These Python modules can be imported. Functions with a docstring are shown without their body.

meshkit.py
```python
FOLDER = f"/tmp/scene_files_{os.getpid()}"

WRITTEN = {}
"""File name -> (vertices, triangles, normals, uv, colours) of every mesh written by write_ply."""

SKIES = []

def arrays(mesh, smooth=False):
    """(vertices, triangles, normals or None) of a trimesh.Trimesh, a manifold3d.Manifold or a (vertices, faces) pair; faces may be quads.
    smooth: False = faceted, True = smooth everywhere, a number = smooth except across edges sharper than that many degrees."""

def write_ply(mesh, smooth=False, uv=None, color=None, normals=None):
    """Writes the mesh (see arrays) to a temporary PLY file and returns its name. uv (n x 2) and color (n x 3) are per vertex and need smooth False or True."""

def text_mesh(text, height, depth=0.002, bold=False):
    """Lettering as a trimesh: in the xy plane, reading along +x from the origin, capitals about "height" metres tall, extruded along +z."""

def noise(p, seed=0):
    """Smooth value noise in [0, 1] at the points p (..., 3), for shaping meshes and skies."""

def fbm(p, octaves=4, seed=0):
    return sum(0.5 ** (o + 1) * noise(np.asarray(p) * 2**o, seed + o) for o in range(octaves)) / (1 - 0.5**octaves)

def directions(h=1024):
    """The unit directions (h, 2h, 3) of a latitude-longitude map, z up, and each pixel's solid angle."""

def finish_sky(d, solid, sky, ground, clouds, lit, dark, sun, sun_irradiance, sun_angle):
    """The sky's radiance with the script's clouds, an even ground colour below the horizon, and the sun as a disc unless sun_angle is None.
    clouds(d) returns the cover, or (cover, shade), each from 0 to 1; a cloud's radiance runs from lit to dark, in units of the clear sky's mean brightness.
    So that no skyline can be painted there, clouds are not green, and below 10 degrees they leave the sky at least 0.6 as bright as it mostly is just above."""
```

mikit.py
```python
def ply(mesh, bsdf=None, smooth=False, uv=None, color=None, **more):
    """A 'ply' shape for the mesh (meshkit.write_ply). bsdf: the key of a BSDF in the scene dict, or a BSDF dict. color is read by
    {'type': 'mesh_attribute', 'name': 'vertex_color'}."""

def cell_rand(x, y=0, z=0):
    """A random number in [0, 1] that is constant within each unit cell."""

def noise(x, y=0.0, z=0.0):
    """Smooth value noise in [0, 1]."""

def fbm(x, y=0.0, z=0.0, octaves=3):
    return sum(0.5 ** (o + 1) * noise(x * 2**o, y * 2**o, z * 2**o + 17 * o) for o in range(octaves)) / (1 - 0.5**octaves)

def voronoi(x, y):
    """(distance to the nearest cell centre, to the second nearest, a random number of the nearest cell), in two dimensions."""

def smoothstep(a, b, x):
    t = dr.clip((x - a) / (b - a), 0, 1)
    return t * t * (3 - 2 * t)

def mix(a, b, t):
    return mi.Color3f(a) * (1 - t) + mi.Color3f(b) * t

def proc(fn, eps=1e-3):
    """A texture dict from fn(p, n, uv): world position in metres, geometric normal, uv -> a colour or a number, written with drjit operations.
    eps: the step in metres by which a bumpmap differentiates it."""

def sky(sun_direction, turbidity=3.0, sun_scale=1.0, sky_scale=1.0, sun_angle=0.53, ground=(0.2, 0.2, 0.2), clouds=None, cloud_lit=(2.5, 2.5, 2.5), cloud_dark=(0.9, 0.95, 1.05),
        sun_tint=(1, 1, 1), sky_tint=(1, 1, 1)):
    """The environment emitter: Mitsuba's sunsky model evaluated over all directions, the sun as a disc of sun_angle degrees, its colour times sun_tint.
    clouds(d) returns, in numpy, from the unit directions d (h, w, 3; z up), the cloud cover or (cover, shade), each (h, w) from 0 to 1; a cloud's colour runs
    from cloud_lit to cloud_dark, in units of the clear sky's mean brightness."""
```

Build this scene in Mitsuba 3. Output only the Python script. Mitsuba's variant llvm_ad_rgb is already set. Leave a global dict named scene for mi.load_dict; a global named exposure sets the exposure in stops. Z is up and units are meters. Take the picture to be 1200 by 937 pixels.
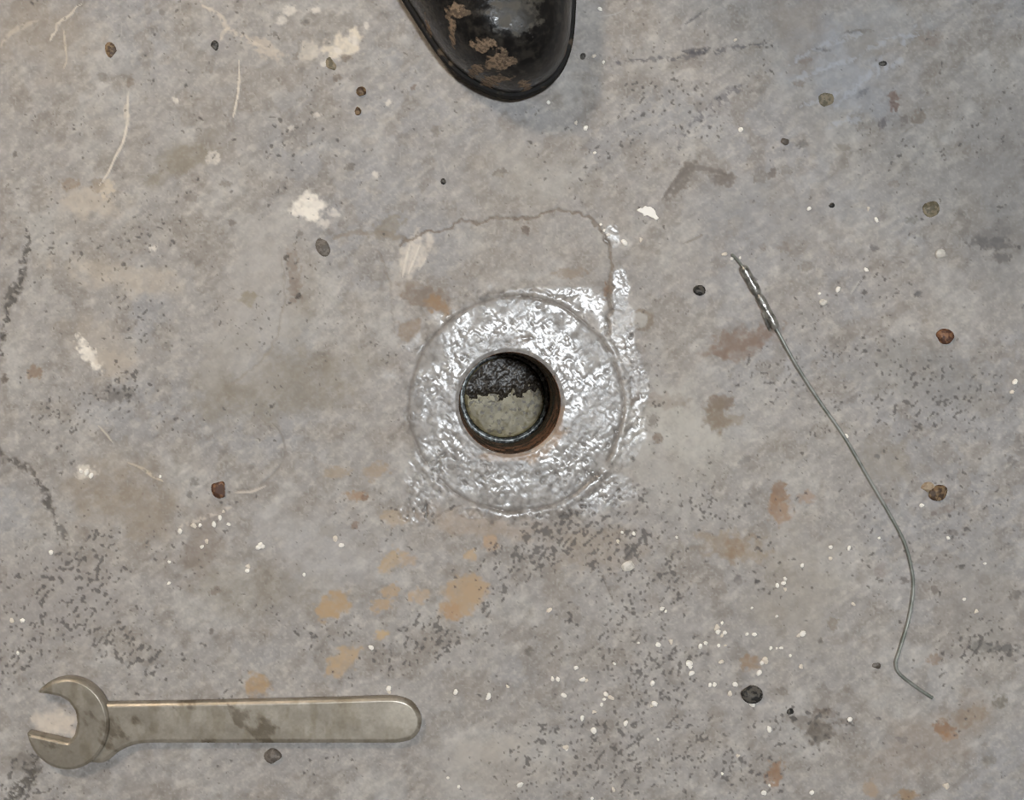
import math, random
import numpy as np, trimesh, mitsuba as mi, drjit as dr, mikit
from shapely.geometry import Polygon, Point, box as sbox
from shapely import affinity
from mikit import noise, fbm, smoothstep, mix
import mapbox_earcut as earcut

T = mi.ScalarTransform4f
# ------------------------------------------------------------------ camera, light, exposure
S = 0.0005                      # the floor plan below is charted in half millimetres: plan point (600, 468.5) is the world's origin
CAM_U, CAM_V, CAM_H = 540.0, 415.0, 0.85
exposure = 2.7
WARM, WARM_POWER = (1.0, 0.815, 0.635), 22.5
COOL, COOL_POWER = (0.89, 0.95, 1.0), 68.0


def W(u, v, z=0.0):
    return np.array([(u - 600.0) * S, (468.5 - v) * S, z])


scene, labels = {}, {}
cx, cy, _ = W(CAM_U, CAM_V)
scene["camera"] = {
    "type": "perspective", "fov_axis": "x", "fov": math.degrees(2 * math.atan(600 * S / CAM_H)), "near_clip": 0.02, "far_clip": 50.0,
    "principal_point_offset_x": (600 - CAM_U) / 1200, "principal_point_offset_y": (468.5 - CAM_V) / 937,
    "to_world": T().look_at(origin=[cx, cy, CAM_H], target=[cx, cy, 0.0], up=[0, 1, 0]),
}
LAMP_XY = (cx + 0.24, cy + 0.12)          # ceiling panel, near above the drain: its reflection lies in the wet collar
BULB = (-0.74, 0.98, 1.38)                # warm pendant bulb, up and to the left
rng = np.random.default_rng(7)


def lin(r, g, b):
    c = np.array([r, g, b]) / 255.0
    return tuple(float(x) for x in np.where(c < 0.04045, c / 12.92, ((c + 0.055) / 1.055) ** 2.4))


def numbered(name):
    if not any(k == name or k.startswith(name + "__") for k in scene):
        return name
    n = 1
    while any(k == f"{name}_{n:03d}" or k.startswith(f"{name}_{n:03d}__") for k in scene):
        n += 1
    return f"{name}_{n:03d}"


def tag(key, label, category=None, group=None, kind=None):
    labels[key] = {"label": label}
    if category: labels[key]["category"] = category
    if group: labels[key]["group"] = group
    if kind: labels[key]["kind"] = kind


# ------------------------------------------------------------------ numpy noise in plan units
TABLE = rng.random((12, 256, 256)).astype(np.float32)


def n2(x, y, seed=0):
    t = TABLE[seed % 12]
    i, j = np.floor(x).astype(np.int64), np.floor(y).astype(np.int64)
    a, b = (x - i).astype(np.float32), (y - j).astype(np.float32)
    a, b = a * a * (3 - 2 * a), b * b * (3 - 2 * b)
    i0, j0, i1, j1 = i & 255, j & 255, (i + 1) & 255, (j + 1) & 255
    return (t[i0, j0] * (1 - a) + t[i1, j0] * a) * (1 - b) + (t[i0, j1] * (1 - a) + t[i1, j1] * a) * b


def f2(x, y, octaves=4, seed=0):
    return sum(0.5 ** (o + 1) * n2(x * 2**o + 31.7 * o, y * 2**o + 11.3 * o, seed + o) for o in range(octaves)) / (1 - 0.5**octaves)


def sst(a, b, x):
    t = np.clip((x - a) / (b - a), 0, 1)
    return t * t * (3 - 2 * t)


def spline(pts, n=10):
    p = np.asarray(pts, float)
    q = np.vstack([2 * p[0] - p[1], p, 2 * p[-1] - p[-2]])
    out = []
    for k in range(len(p) - 1):
        a, b, c, d = q[k : k + 4]
        for t in np.arange(n) / n:
            out.append(0.5 * (2 * b + (c - a) * t + (2 * a - 5 * b + 4 * c - d) * t * t + (3 * b - a - 3 * c + d) * t**3))
    out.append(p[-1])
    return np.array(out)


# ------------------------------------------------------------------ lamps and room shell
def box(x0, x1, y0, y1, z0, z1):
    m = trimesh.creation.box([x1 - x0, y1 - y0, z1 - z0])
    m.apply_translation([(x0 + x1) / 2, (y0 + y1) / 2, (z0 + z1) / 2])
    return m


def lathe(profile, n=64, closed=False):
    p = np.asarray(profile, float)
    a = np.arange(n) * 2 * np.pi / n
    v = np.stack([p[:, None, 0] * np.cos(a), p[:, None, 0] * np.sin(a), np.broadcast_to(p[:, None, 1], (len(p), n))], -1).reshape(-1, 3)
    f = []
    for i in range(len(p) - 1 + closed):
        for j in range(n):
            k, i2 = (j + 1) % n, (i + 1) % len(p)
            f.append([i * n + j, i * n + k, i2 * n + k])
            f.append([i * n + j, i2 * n + k, i2 * n + j])
    return trimesh.Trimesh(v, np.array(f), process=False)


scene["plaster"] = {"type": "twosided", "bsdf": {"type": "diffuse", "reflectance": mikit.proc(lambda p, n, uv: mix(lin(150, 147, 142), lin(176, 173, 168), fbm(p.x * 3, p.y * 3, p.z * 3)))}}
scene["white_enamel"] = {"type": "twosided", "bsdf": {"type": "principled", "base_color": {"type": "rgb", "value": [0.75, 0.75, 0.74]}, "roughness": 0.4}}
scene["dark_enamel"] = {"type": "twosided", "bsdf": {"type": "principled", "base_color": {"type": "rgb", "value": [0.06, 0.09, 0.07]}, "roughness": 0.35}}
RM, CEIL = 1.9, 2.6
for key, args in dict(wall_left=(-RM - 0.1, -RM, -RM, RM, 0, CEIL), wall_right=(RM, RM + 0.1, -RM, RM, 0, CEIL), wall_front=(-RM, RM, RM, RM + 0.1, 0, CEIL), wall_back=(-RM, RM, -RM - 0.1, -RM, 0, CEIL), ceiling=(-RM, RM, -RM, RM, CEIL, CEIL + 0.1)).items():
    scene[key] = mikit.ply(box(*args), "plaster")
    tag(key, {"wall_left": "plain plaster wall to the left", "wall_right": "plain plaster wall to the right", "wall_front": "plain plaster wall beyond the boot", "wall_back": "plain plaster wall opposite the boot", "ceiling": "plain plaster ceiling"}[key], kind="structure")
lx, ly = LAMP_XY
a, b = 0.11, 0.07
fr = trimesh.util.concatenate([box(lx - a - .02, lx - a, ly - b - .02, ly + b + .02, 2.52, CEIL), box(lx + a, lx + a + .02, ly - b - .02, ly + b + .02, 2.52, CEIL),
                               box(lx - a, lx + a, ly - b - .02, ly - b, 2.52, CEIL), box(lx - a, lx + a, ly + b, ly + b + .02, 2.52, CEIL)])
scene["ceiling_lamp__frame"] = mikit.ply(fr, "white_enamel")
dm = trimesh.Trimesh([[lx - a, ly - b, 2.54], [lx + a, ly - b, 2.54], [lx + a, ly + b, 2.54], [lx - a, ly + b, 2.54]], [[0, 2, 1], [0, 3, 2]], process=False)
scene["ceiling_lamp__diffuser"] = mikit.ply(dm, "white_enamel", emitter={"type": "area", "radiance": {"type": "rgb", "value": [c * COOL_POWER for c in COOL]}})
tag("ceiling_lamp", "small white ceiling lamp above the drain", "lamp")
bm = trimesh.creation.icosphere(3, 0.085); bm.apply_translation(BULB)
scene["pendant_lamp__bulb"] = mikit.ply(bm, "white_enamel", True, emitter={"type": "area", "radiance": {"type": "rgb", "value": [c * WARM_POWER for c in WARM]}})
sh = lathe([(0.022, 0.13), (0.05, 0.125), (0.10, 0.07), (0.145, 0.0), (0.142, 0.0), (0.097, 0.066), (0.048, 0.12), (0.022, 0.125)], 48); sh.apply_translation(BULB)
scene["pendant_lamp__shade"] = mikit.ply(sh, "dark_enamel", 30)
cd = trimesh.creation.cylinder(0.004, CEIL - BULB[2] - 0.13, sections=10); cd.apply_translation([BULB[0], BULB[1], (CEIL + BULB[2] + 0.13) / 2])
scene["pendant_lamp__cord"] = mikit.ply(cd, "dark_enamel", 30)
tag("pendant_lamp", "dark pendant lamp with warm bulb hanging from the ceiling", "lamp")

# ------------------------------------------------------------------ the floor: one cast slab, relief and stains charted in plan units
HOLE_U, HOLE_V, HOLE_R = 597.5, 472.0, 60.0
COL_U, COL_V, COL_R = 605.0, 473.0, 125.0
STEP = 1.35


def axis(lo, hi, far_lo, far_hi):
    mid = np.arange(lo, hi + STEP, STEP)
    def grow(start, sign, end):
        out, d, x = [], STEP, start
        while sign * (end - x) > 0:
            d *= 1.09
            x = x + sign * d
            out.append(x)
        out[-1] = end
        return out
    return np.array(grow(mid[0], -1, far_lo)[::-1] + list(mid) + grow(mid[-1], 1, far_hi))


FAR = RM / S
AU = axis(-60, 1260, 600 - FAR, 600 + FAR)
AV = axis(-60, 997, 468.5 - FAR, 468.5 + FAR)
U, V = np.meshgrid(AU, AV, indexing="ij")
Z = np.zeros_like(U, dtype=np.float32)
grain = f2(U / 2.2, V / 2.2, 2, 0)                 # sand grains
coarse = f2(U / 9, V / 9, 3, 1)
cloud = f2(U / 55, V / 55, 4, 2)
drift = f2(U / 150 + 9, V / 150, 3, 3)
hue = f2(U / 38 + 5, V / 30, 4, 4)
R1 = (U * 0.82 - V * 0.57, U * 0.57 + V * 0.82)     # along / across the trowel strokes
stroke = f2(R1[0] / 14, R1[1] / 4, 3, 5)

C = np.empty(U.shape + (3,), np.float32)
base, pale, brown, blue = lin(157, 152, 148), lin(177, 173, 168), lin(145, 136, 127), lin(149, 149, 152)
C[:] = base
def lay(mask, colour, where=...):
    m = mask[..., None].astype(np.float32)
    C[where] = C[where] * (1 - m) + np.asarray(colour, np.float32) * m
lay(0.55 * sst(0.50, 0.72, cloud), pale)
lay(0.42 * sst(0.52, 0.74, hue), brown)
lay(0.45 * sst(0.55, 0.72, drift) , blue)
lay(0.50 * sst(0.52, 0.66, f2(U / 24 + 40, V / 24, 5, 6)), lin(136, 128, 120))
lay(0.35 * sst(0.54, 0.68, f2(R1[0] / 11 + 60, R1[1] / 7, 3, 9)), lin(182, 176, 168))
C *= (0.89 + 0.22 * grain)[..., None]
C *= (0.80 + 0.40 * coarse)[..., None]
C *= (0.86 + 0.28 * stroke)[..., None]
# olive flour of rubbed cement: pale sand grains
lay(0.30 * sst(0.66, 0.90, n2(U / 2.3, V / 2.3, 7)), lin(196, 190, 182))
Z += 0.0010 * (f2(U / 170, V / 170, 3, 8) - 0.5) + 0.00042 * (coarse - 0.5) + 0.00010 * (grain - 0.5) + 0.0003 * (stroke - 0.5)


def window(u0, u1, v0, v1):
    i0, i1 = np.searchsorted(AU, [u0, u1])
    j0, j1 = np.searchsorted(AV, [v0, v1])
    return slice(max(i0, 0), i1), slice(max(j0, 0), j1)


def stain(u, v, ru, rv, colour, strength=0.8, ang=0.0, edge=0.25, warp=0.9, scale=None, dz=0.0, broken=0.0, seed=0):
    """A patch of matter with a ragged outline. ang in degrees, clockwise on the plan."""
    r = max(ru, rv) * 1.9
    w = window(u - r, u + r, v - r, v + r)
    x, y = U[w] - u, V[w] - v
    c, s = math.cos(math.radians(ang)), math.sin(math.radians(ang))
    p, q = (x * c + y * s) / ru, (-x * s + y * c) / rv
    k = scale or max(3.0, 0.55 * min(ru, rv))
    d = np.sqrt(p * p + q * q) + warp * (f2(U[w] / k + 7.3 * seed + u, V[w] / k + v, 3, seed) - 0.5)
    m = sst(1 + edge, 1 - edge, d)
    if broken:
        m = m * sst(broken - 0.12, broken + 0.12, f2(U[w] / 3.5 + seed, V[w] / 3.5, 3, seed + 3) + 0.12)
    grainy = f2(U[w] / 2.6 + seed, V[w] / 2.6, 2, seed + 2) * .5 + f2(U[w] / 8 + seed, V[w] / 8, 2, seed + 5) * .5
    lay(strength * np.clip(m * (0.36 + 1.10 * grainy), 0, 1), lin(*colour), w)
    Z[w] += (dz * m).astype(np.float32)


def streak(pts, width, colour, strength=0.8, dz=0.0, smooth=True, broken=0.0, taper=True, seed=0, wob=0.0):
    """A crack, ridge or scratch along a line."""
    p = spline(pts, 6) if smooth and len(pts) > 2 else np.asarray(pts, float)
    w = window(p[:, 0].min() - 4 * width - 4, p[:, 0].max() + 4 * width + 4, p[:, 1].min() - 4 * width - 4, p[:, 1].max() + 4 * width + 4)
    x, y = U[w].astype(np.float32), V[w].astype(np.float32)
    if wob:
        x, y = x + wob * (f2(x / 6, y / 6, 2, seed) - 0.5), y + wob * (f2(x / 6 + 50, y / 6, 2, seed + 1) - 0.5)
    best, at = np.full(x.shape, 1e9, np.float32), np.zeros(x.shape, np.float32)
    for k in range(len(p) - 1):
        a, d = p[k], p[k + 1] - p[k]
        t = np.clip(((x - a[0]) * d[0] + (y - a[1]) * d[1]) / max(d @ d, 1e-9), 0, 1)
        dist = np.hypot(x - a[0] - t * d[0], y - a[1] - t * d[1])
        near = dist < best
        best[near], at[near] = dist[near], (k + t[near]) / (len(p) - 1)
    wd = width * (np.sqrt(np.clip(4 * at * (1 - at), 0.05, 1)) if taper else 1.0) * (0.6 + 0.8 * f2(x / 7, y / 7, 2, seed + 2))
    m = sst(1.25, 0.45, best / np.maximum(0.85 * wd, 0.3))
    if broken:
        m = m * sst(broken - 0.1, broken + 0.1, f2(x / 4 + seed, y / 4, 3, seed + 4))
    lay(strength * m * np.clip(0.5 + 0.9 * f2(x / 5 + seed, y / 5, 2, seed + 6), 0, 1), lin(*colour), w)
    Z[w] += (dz * m).astype(np.float32)


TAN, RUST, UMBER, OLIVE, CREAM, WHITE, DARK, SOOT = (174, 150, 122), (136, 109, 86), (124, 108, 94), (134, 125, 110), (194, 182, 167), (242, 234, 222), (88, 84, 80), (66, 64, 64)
# wide patches
for a in [
    (330, 455, 85, 34, OLIVE, .60, -15), (262, 430, 46, 22, OLIVE, .4, -50), (345, 375, 20, 60, OLIVE, .35, 10), (152, 590, 62, 42, (146, 132, 115), .6, 20), (235, 640, 18, 42, UMBER, .5, 12),
    (300, 360, 44, 95, (176, 171, 166), .55, 14), (105, 235, 34, 18, CREAM, .6, 8), (140, 322, 60, 18, CREAM, .5, 12), (115, 405, 40, 26, (182, 170, 155), .4, 40),
    (218, 183, 40, 15, OLIVE, .75, -22), (180, 212, 10, 8, OLIVE, .7, 0), (800, 500, 62, 40, (188, 184, 176), .7, 30), (770, 560, 60, 24, (180, 176, 170), .5, 35),
    (575, 880, 42, 15, (180, 172, 163), .65, -12), (560, 905, 60, 40, (170, 163, 155), .35, 0), (380, 645, 75, 40, (176, 173, 172), .5, 20), (990, 85, 70, 46, (168, 171, 178), .5, 25), (1040, 30, 60, 22, (164, 166, 170), .35, 0),
    (700, 640, 50, 24, (152, 136, 118), .4, 0), (560, 615, 70, 14, (166, 147, 128), .5, 8), (1040, 540, 34, 22, (146, 138, 126), .5, 20), (1150, 690, 40, 60, (140, 136, 132), .4, 0),
    (925, 690, 55, 60, (160, 152, 141), .5, 0), (40, 40, 60, 40, (152, 140, 127), .4, 0), (1100, 440, 90, 30, (124, 122, 119), .45, 10), (1090, 870, 70, 30, (146, 130, 115), .4, -30), (300, 690, 70, 30, OLIVE, .4, 0),
    (70, 700, 70, 50, (152, 145, 141), .4, 0), (620, 200, 60, 40, (168, 163, 156), .4, 0), (900, 250, 80, 40, (140, 139, 140), .4, 0), (1180, 220, 40, 120, (132, 129, 128), .4, 0),
]:
    stain(*a[:4], a[4], a[5], a[6], edge=.55, warp=1.5, scale=max(14, .5 * min(a[2], a[3])), seed=int(a[0]) % 7)
stain(66, 846, 26, 17, (206, 194, 180), .8, 0, edge=.5, warp=1.2, seed=2); stain(30, 893, 22, 16, (104, 96, 86), .6, 0, edge=.5, warp=1.4, seed=3)
# pale deposits, the white ones with painted glare, and tan, brown and rusty spots
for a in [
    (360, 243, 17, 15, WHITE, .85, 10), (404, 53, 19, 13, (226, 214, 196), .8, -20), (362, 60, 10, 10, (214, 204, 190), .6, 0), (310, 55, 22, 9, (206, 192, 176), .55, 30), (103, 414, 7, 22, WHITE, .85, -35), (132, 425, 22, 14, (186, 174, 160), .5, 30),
    (100, 553, 11, 8, (222, 214, 202), .7, 10), (486, 300, 14, 28, (216, 206, 194), .7, 25), (470, 330, 16, 16, (190, 182, 172), .5, 0), (250, 185, 8, 7, (214, 206, 196), .7, 0), (126, 222, 8, 10, (205, 190, 170), .7, 0),
    (345, 325, 8, 30, UMBER, .6, -4), (500, 350, 28, 14, UMBER, .7, 20), (513, 358, 13, 9, (150, 122, 92), .8, 25), (478, 386, 15, 11, (142, 124, 106), .7, -30), (455, 265, 20, 9, OLIVE, .6, -30),
    (870, 398, 42, 13, (128, 108, 94), .8, -18), (862, 412, 24, 12, (128, 108, 94), .6, -20), (843, 472, 15, 9, UMBER, .8, -10), (840, 490, 13, 15, (128, 114, 98), .85, 10), (856, 492, 16, 7, (138, 124, 108), .6, 0), (780, 470, 22, 10, (138, 124, 112), .5, 0),
    (914, 577, 8, 13, RUST, .8, 8), (915, 596, 12, 18, (150, 120, 94), .75, -10), (945, 582, 9, 7, (160, 138, 122), .7, 0), (862, 640, 36, 15, (144, 124, 98), .5, 12), (861, 645, 12, 12, (138, 112, 84), .5, 0),
    (541, 701, 27, 17, TAN, .9, -32), (530, 716, 11, 10, (170, 140, 110), .9, 0), (556, 690, 14, 14, TAN, .85, 0), (390, 708, 18, 13, (172, 146, 114), .9, -28), (384, 715, 12, 9, (172, 146, 114), .9, 0), (448, 708, 12, 8, TAN, .85, -20), (457, 692, 10, 7, TAN, .8, -35), (491, 698, 11, 8, (178, 156, 132), .85, 0),
    (458, 656, 15, 10, (180, 156, 124), .75, -35), (478, 655, 9, 7, (180, 156, 130), .6, 0), (404, 772, 19, 12, (178, 154, 124), .85, -28), (392, 786, 10, 8, (178, 154, 124), .7, 0), (302, 801, 13, 13, (172, 142, 104), .75, -30), (447, 743, 7, 6, (184, 158, 122), .85, 0),
    (575, 636, 8, 9, (178, 152, 126), .85, 0), (552, 650, 8, 7, (182, 158, 128), .85, 0), (418, 581, 13, 6, (156, 128, 102), .8, 0), (462, 606, 14, 10, (172, 150, 122), .55, -10), (440, 552, 16, 9, (160, 138, 112), .6, -15), (395, 553, 14, 7, (158, 140, 118), .6, 0),
    (908, 905, 9, 13, (146, 112, 82), .8, 10), (1106, 853, 11, 8, (142, 110, 82), .8, 20), (1112, 862, 9, 6, (158, 122, 90), .6, 0), (880, 776, 13, 9, (146, 122, 98), .8, 10), (1135, 840, 18, 10, (142, 122, 100), .5, -20), (1063, 932, 12, 7, (152, 126, 98), .8, 0), (1020, 925, 8, 9, (164, 144, 124), .8, 0),
    (847, 209, 13, 9, (112, 103, 96), .8, 10), (800, 210, 8, 24, (112, 104, 96), .8, 35), (905, 203, 7, 5, (112, 104, 98), .8, -40), (890, 208, 8, 6, (116, 108, 100), .6, 0), (920, 290, 7, 6, (126, 116, 108), .7, 0), (945, 312, 9, 5, (122, 114, 106), .6, 0), (895, 290, 5, 4, (118, 110, 104), .6, 0),
    (1160, 285, 24, 7, (98, 94, 92), .8, 4), (1175, 302, 11, 6, (104, 100, 98), .7, 0), (1165, 275, 20, 12, (116, 112, 110), .5, -10), (960, 860, 16, 13, (94, 86, 76), .75, 15), (945, 845, 22, 10, (112, 102, 92), .5, 20), (970, 836, 10, 5, (110, 98, 86), .5, 0), (1171, 822, 8, 7, (104, 98, 86), .7, 0),
    (1048, 113, 6, 6, (118, 96, 84), .8, 0), (1048, 124, 5, 6, (110, 88, 78), .8, 0), (1078, 138, 9, 7, (120, 108, 96), .7, -30), (1058, 141, 5, 5, (112, 104, 100), .7, 0), (1035, 144, 4, 7, (104, 98, 100), .8, 20), (1010, 110, 9, 3, (112, 112, 116), .7, -38), (944, 70, 7, 6, (118, 102, 92), .6, 0), (936, 98, 6, 4, (118, 106, 98), .6, 0), (962, 58, 10, 2.5, (100, 98, 98), .7, 0), (1005, 37, 12, 2.5, (98, 96, 98), .8, -4), (1090, 45, 14, 10, (140, 126, 116), .5, 10), (1010, 50, 18, 24, (146, 139, 130), .5, -20), (935, 40, 30, 40, (146, 136, 128), .5, 0),
    (940, 168, 6, 4, (110, 106, 102), .7, -15), (988, 172, 8, 5, (130, 122, 112), .6, 0), (920, 200, 7, 6, (120, 115, 108), .6, 0), (1046, 215, 6, 4, (124, 114, 106), .6, 0), (1032, 255, 5, 4, (120, 110, 104), .5, 0), (1068, 258, 7, 5, (118, 116, 110), .7, 0), (1076, 344, 5, 3.5, (98, 96, 96), .85, 15), (1024, 291, 5, 4, (106, 102, 102), .7, 0),
    (587, 202, 9, 4.5, (116, 108, 100), .7, -20), (584, 205, 5, 3, (160, 152, 142), .7, -20), (616, 268, 5, 6, (96, 82, 72), .85, 0), (712, 340, 5, 9, (132, 106, 84), .8, 15), (668, 320, 20, 6, (142, 126, 110), .6, -5), (606, 399, 15, 3.6, (132, 114, 98), .9, -16), (618, 396, 6, 3, (120, 104, 88), .8, -16), (747, 470, 7, 10, (120, 104, 90), .6, 10), (771, 513, 5, 6, (120, 104, 90), .8, 0), (765, 492, 6, 7, (112, 104, 98), .6, 0),
    (290, 350, 9, 9, (140, 130, 112), .75, 0), (115, 217, 8, 8, (138, 120, 100), .6, 0), (82, 215, 10, 8, (136, 116, 96), .6, 0), (120, 90, 5, 5, (122, 116, 110), .7, 0), (152, 96, 5, 6, (122, 110, 98), .75, 20), (18, 180, 3, 3.4, (112, 106, 100), .8, 0), (190, 15, 3, 4, (124, 118, 112), .7, 0), (247, 82, 3, 3, (130, 122, 114), .6, 0), (265, 215, 7, 4, (118, 110, 102), .7, 0), (225, 232, 8, 5, (124, 116, 110), .6, 0),
    (357, 26, 4, 4, (112, 106, 100), .7, 0), (322, 39, 3, 3, (112, 106, 100), .7, 0), (395, 91, 5, 4, (116, 104, 92), .8, 0), (406, 67, 6, 5, (120, 108, 96), .7, 0), (346, 66, 4, 5, (124, 116, 108), .6, 0), (410, 195, 5, 5, (108, 102, 96), .8, 0), (510, 150, 5, 4, (128, 120, 112), .6, 0), (484, 103, 4, 2.5, (118, 102, 90), .7, -40), (511, 155, 5, 5, (130, 124, 116), .6, 0), (352, 274, 3.5, 4, (112, 106, 100), .8, 0), (385, 272, 4.5, 4, (122, 116, 110), .6, 0), (335, 301, 3, 3.4, (84, 76, 68), .85, 0), (350, 347, 3.4, 3.4, (66, 62, 58), .9, 0), (272, 261, 4, 4, (112, 104, 98), .7, 0),
    (140, 462, 18, 8, (94, 88, 82), .6, -10), (40, 437, 9, 8, (134, 110, 88), .7, 0), (5, 444, 4, 5, (88, 76, 66), .8, 0), (4, 394, 5, 5, (84, 78, 72), .8, 0), (228, 565, 5, 4.5, (108, 104, 100), .7, 0), (222, 578, 3, 4, (108, 104, 100), .7, 0), (253, 692, 7, 4.5, (120, 108, 98), .7, -12), (248, 740, 3, 5, (104, 96, 90), .8, 0), (428, 583, 4, 3, (116, 92, 76), .8, 0), (416, 615, 4, 5, (128, 106, 90), .7, 0), (383, 622, 9, 8, (150, 144, 136), .6, 0),
    (668, 728, 3, 3, (84, 80, 78), .9, 0), (620, 762, 4, 5, (104, 98, 90), .7, 0), (887, 681, 3, 2.6, (72, 68, 66), .9, 0), (866, 680, 8, 5, (112, 106, 104), .7, 5), (875, 538, 8, 4, (118, 114, 112), .6, -25), (738, 648, 6, 8, (84, 80, 78), .7, 20), (1060, 680, 5, 4, (102, 96, 92), .7, 0), (1033, 680, 4, 2.5, (92, 88, 84), .8, 0), (1095, 691, 5, 4, (112, 104, 98), .7, 0), (1190, 697, 7, 5, (110, 104, 98), .7, -20), (1116, 624, 6, 3, (106, 98, 92), .7, 15), (1108, 596, 9, 4, (128, 118, 112), .6, -15), (1095, 601, 4, 3, (118, 108, 104), .7, 0), (1186, 540, 5, 5, (108, 104, 102), .7, 0), (1028, 535, 3, 3, (104, 102, 100), .7, 0), (1038, 588, 5, 4, (122, 112, 108), .5, 0), (1033, 668, 8, 8, (132, 118, 114), .4, 0), (953, 773, 4, 3, (112, 106, 100), .5, 0), (961, 751, 3.4, 3, (92, 86, 78), .8, 0), (976, 731, 6, 7, (126, 114, 100), .6, 0), (1029, 842, 4, 2, (96, 92, 92), .8, 10), (994, 808, 6, 6, (118, 108, 98), .5, 0), (917, 810, 7, 4, (118, 110, 102), .6, 40), (1057, 867, 6, 4, (112, 108, 108), .6, 0), (1160, 890, 8, 6, (122, 116, 106), .5, 0), (1180, 760, 14, 5, (92, 90, 88), .7, 5), (1150, 757, 18, 7, (104, 102, 98), .6, 10), (1095, 772, 8, 6, (142, 118, 98), .6, 0), (930, 842, 4, 3, (62, 58, 54), .8, 0), (963, 833, 8, 4, (104, 92, 82), .6, 0), (990, 845, 12, 4, (108, 98, 88), .6, -5),
]:
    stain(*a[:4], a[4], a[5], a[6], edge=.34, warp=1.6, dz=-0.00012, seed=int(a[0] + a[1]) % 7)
stain(752, 375, 13, 13, (128, 114, 98), .7, edge=.15, warp=.4); stain(749, 375, 9.5, 9.5, (176, 172, 166), .9, edge=.15, warp=.4)
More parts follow.
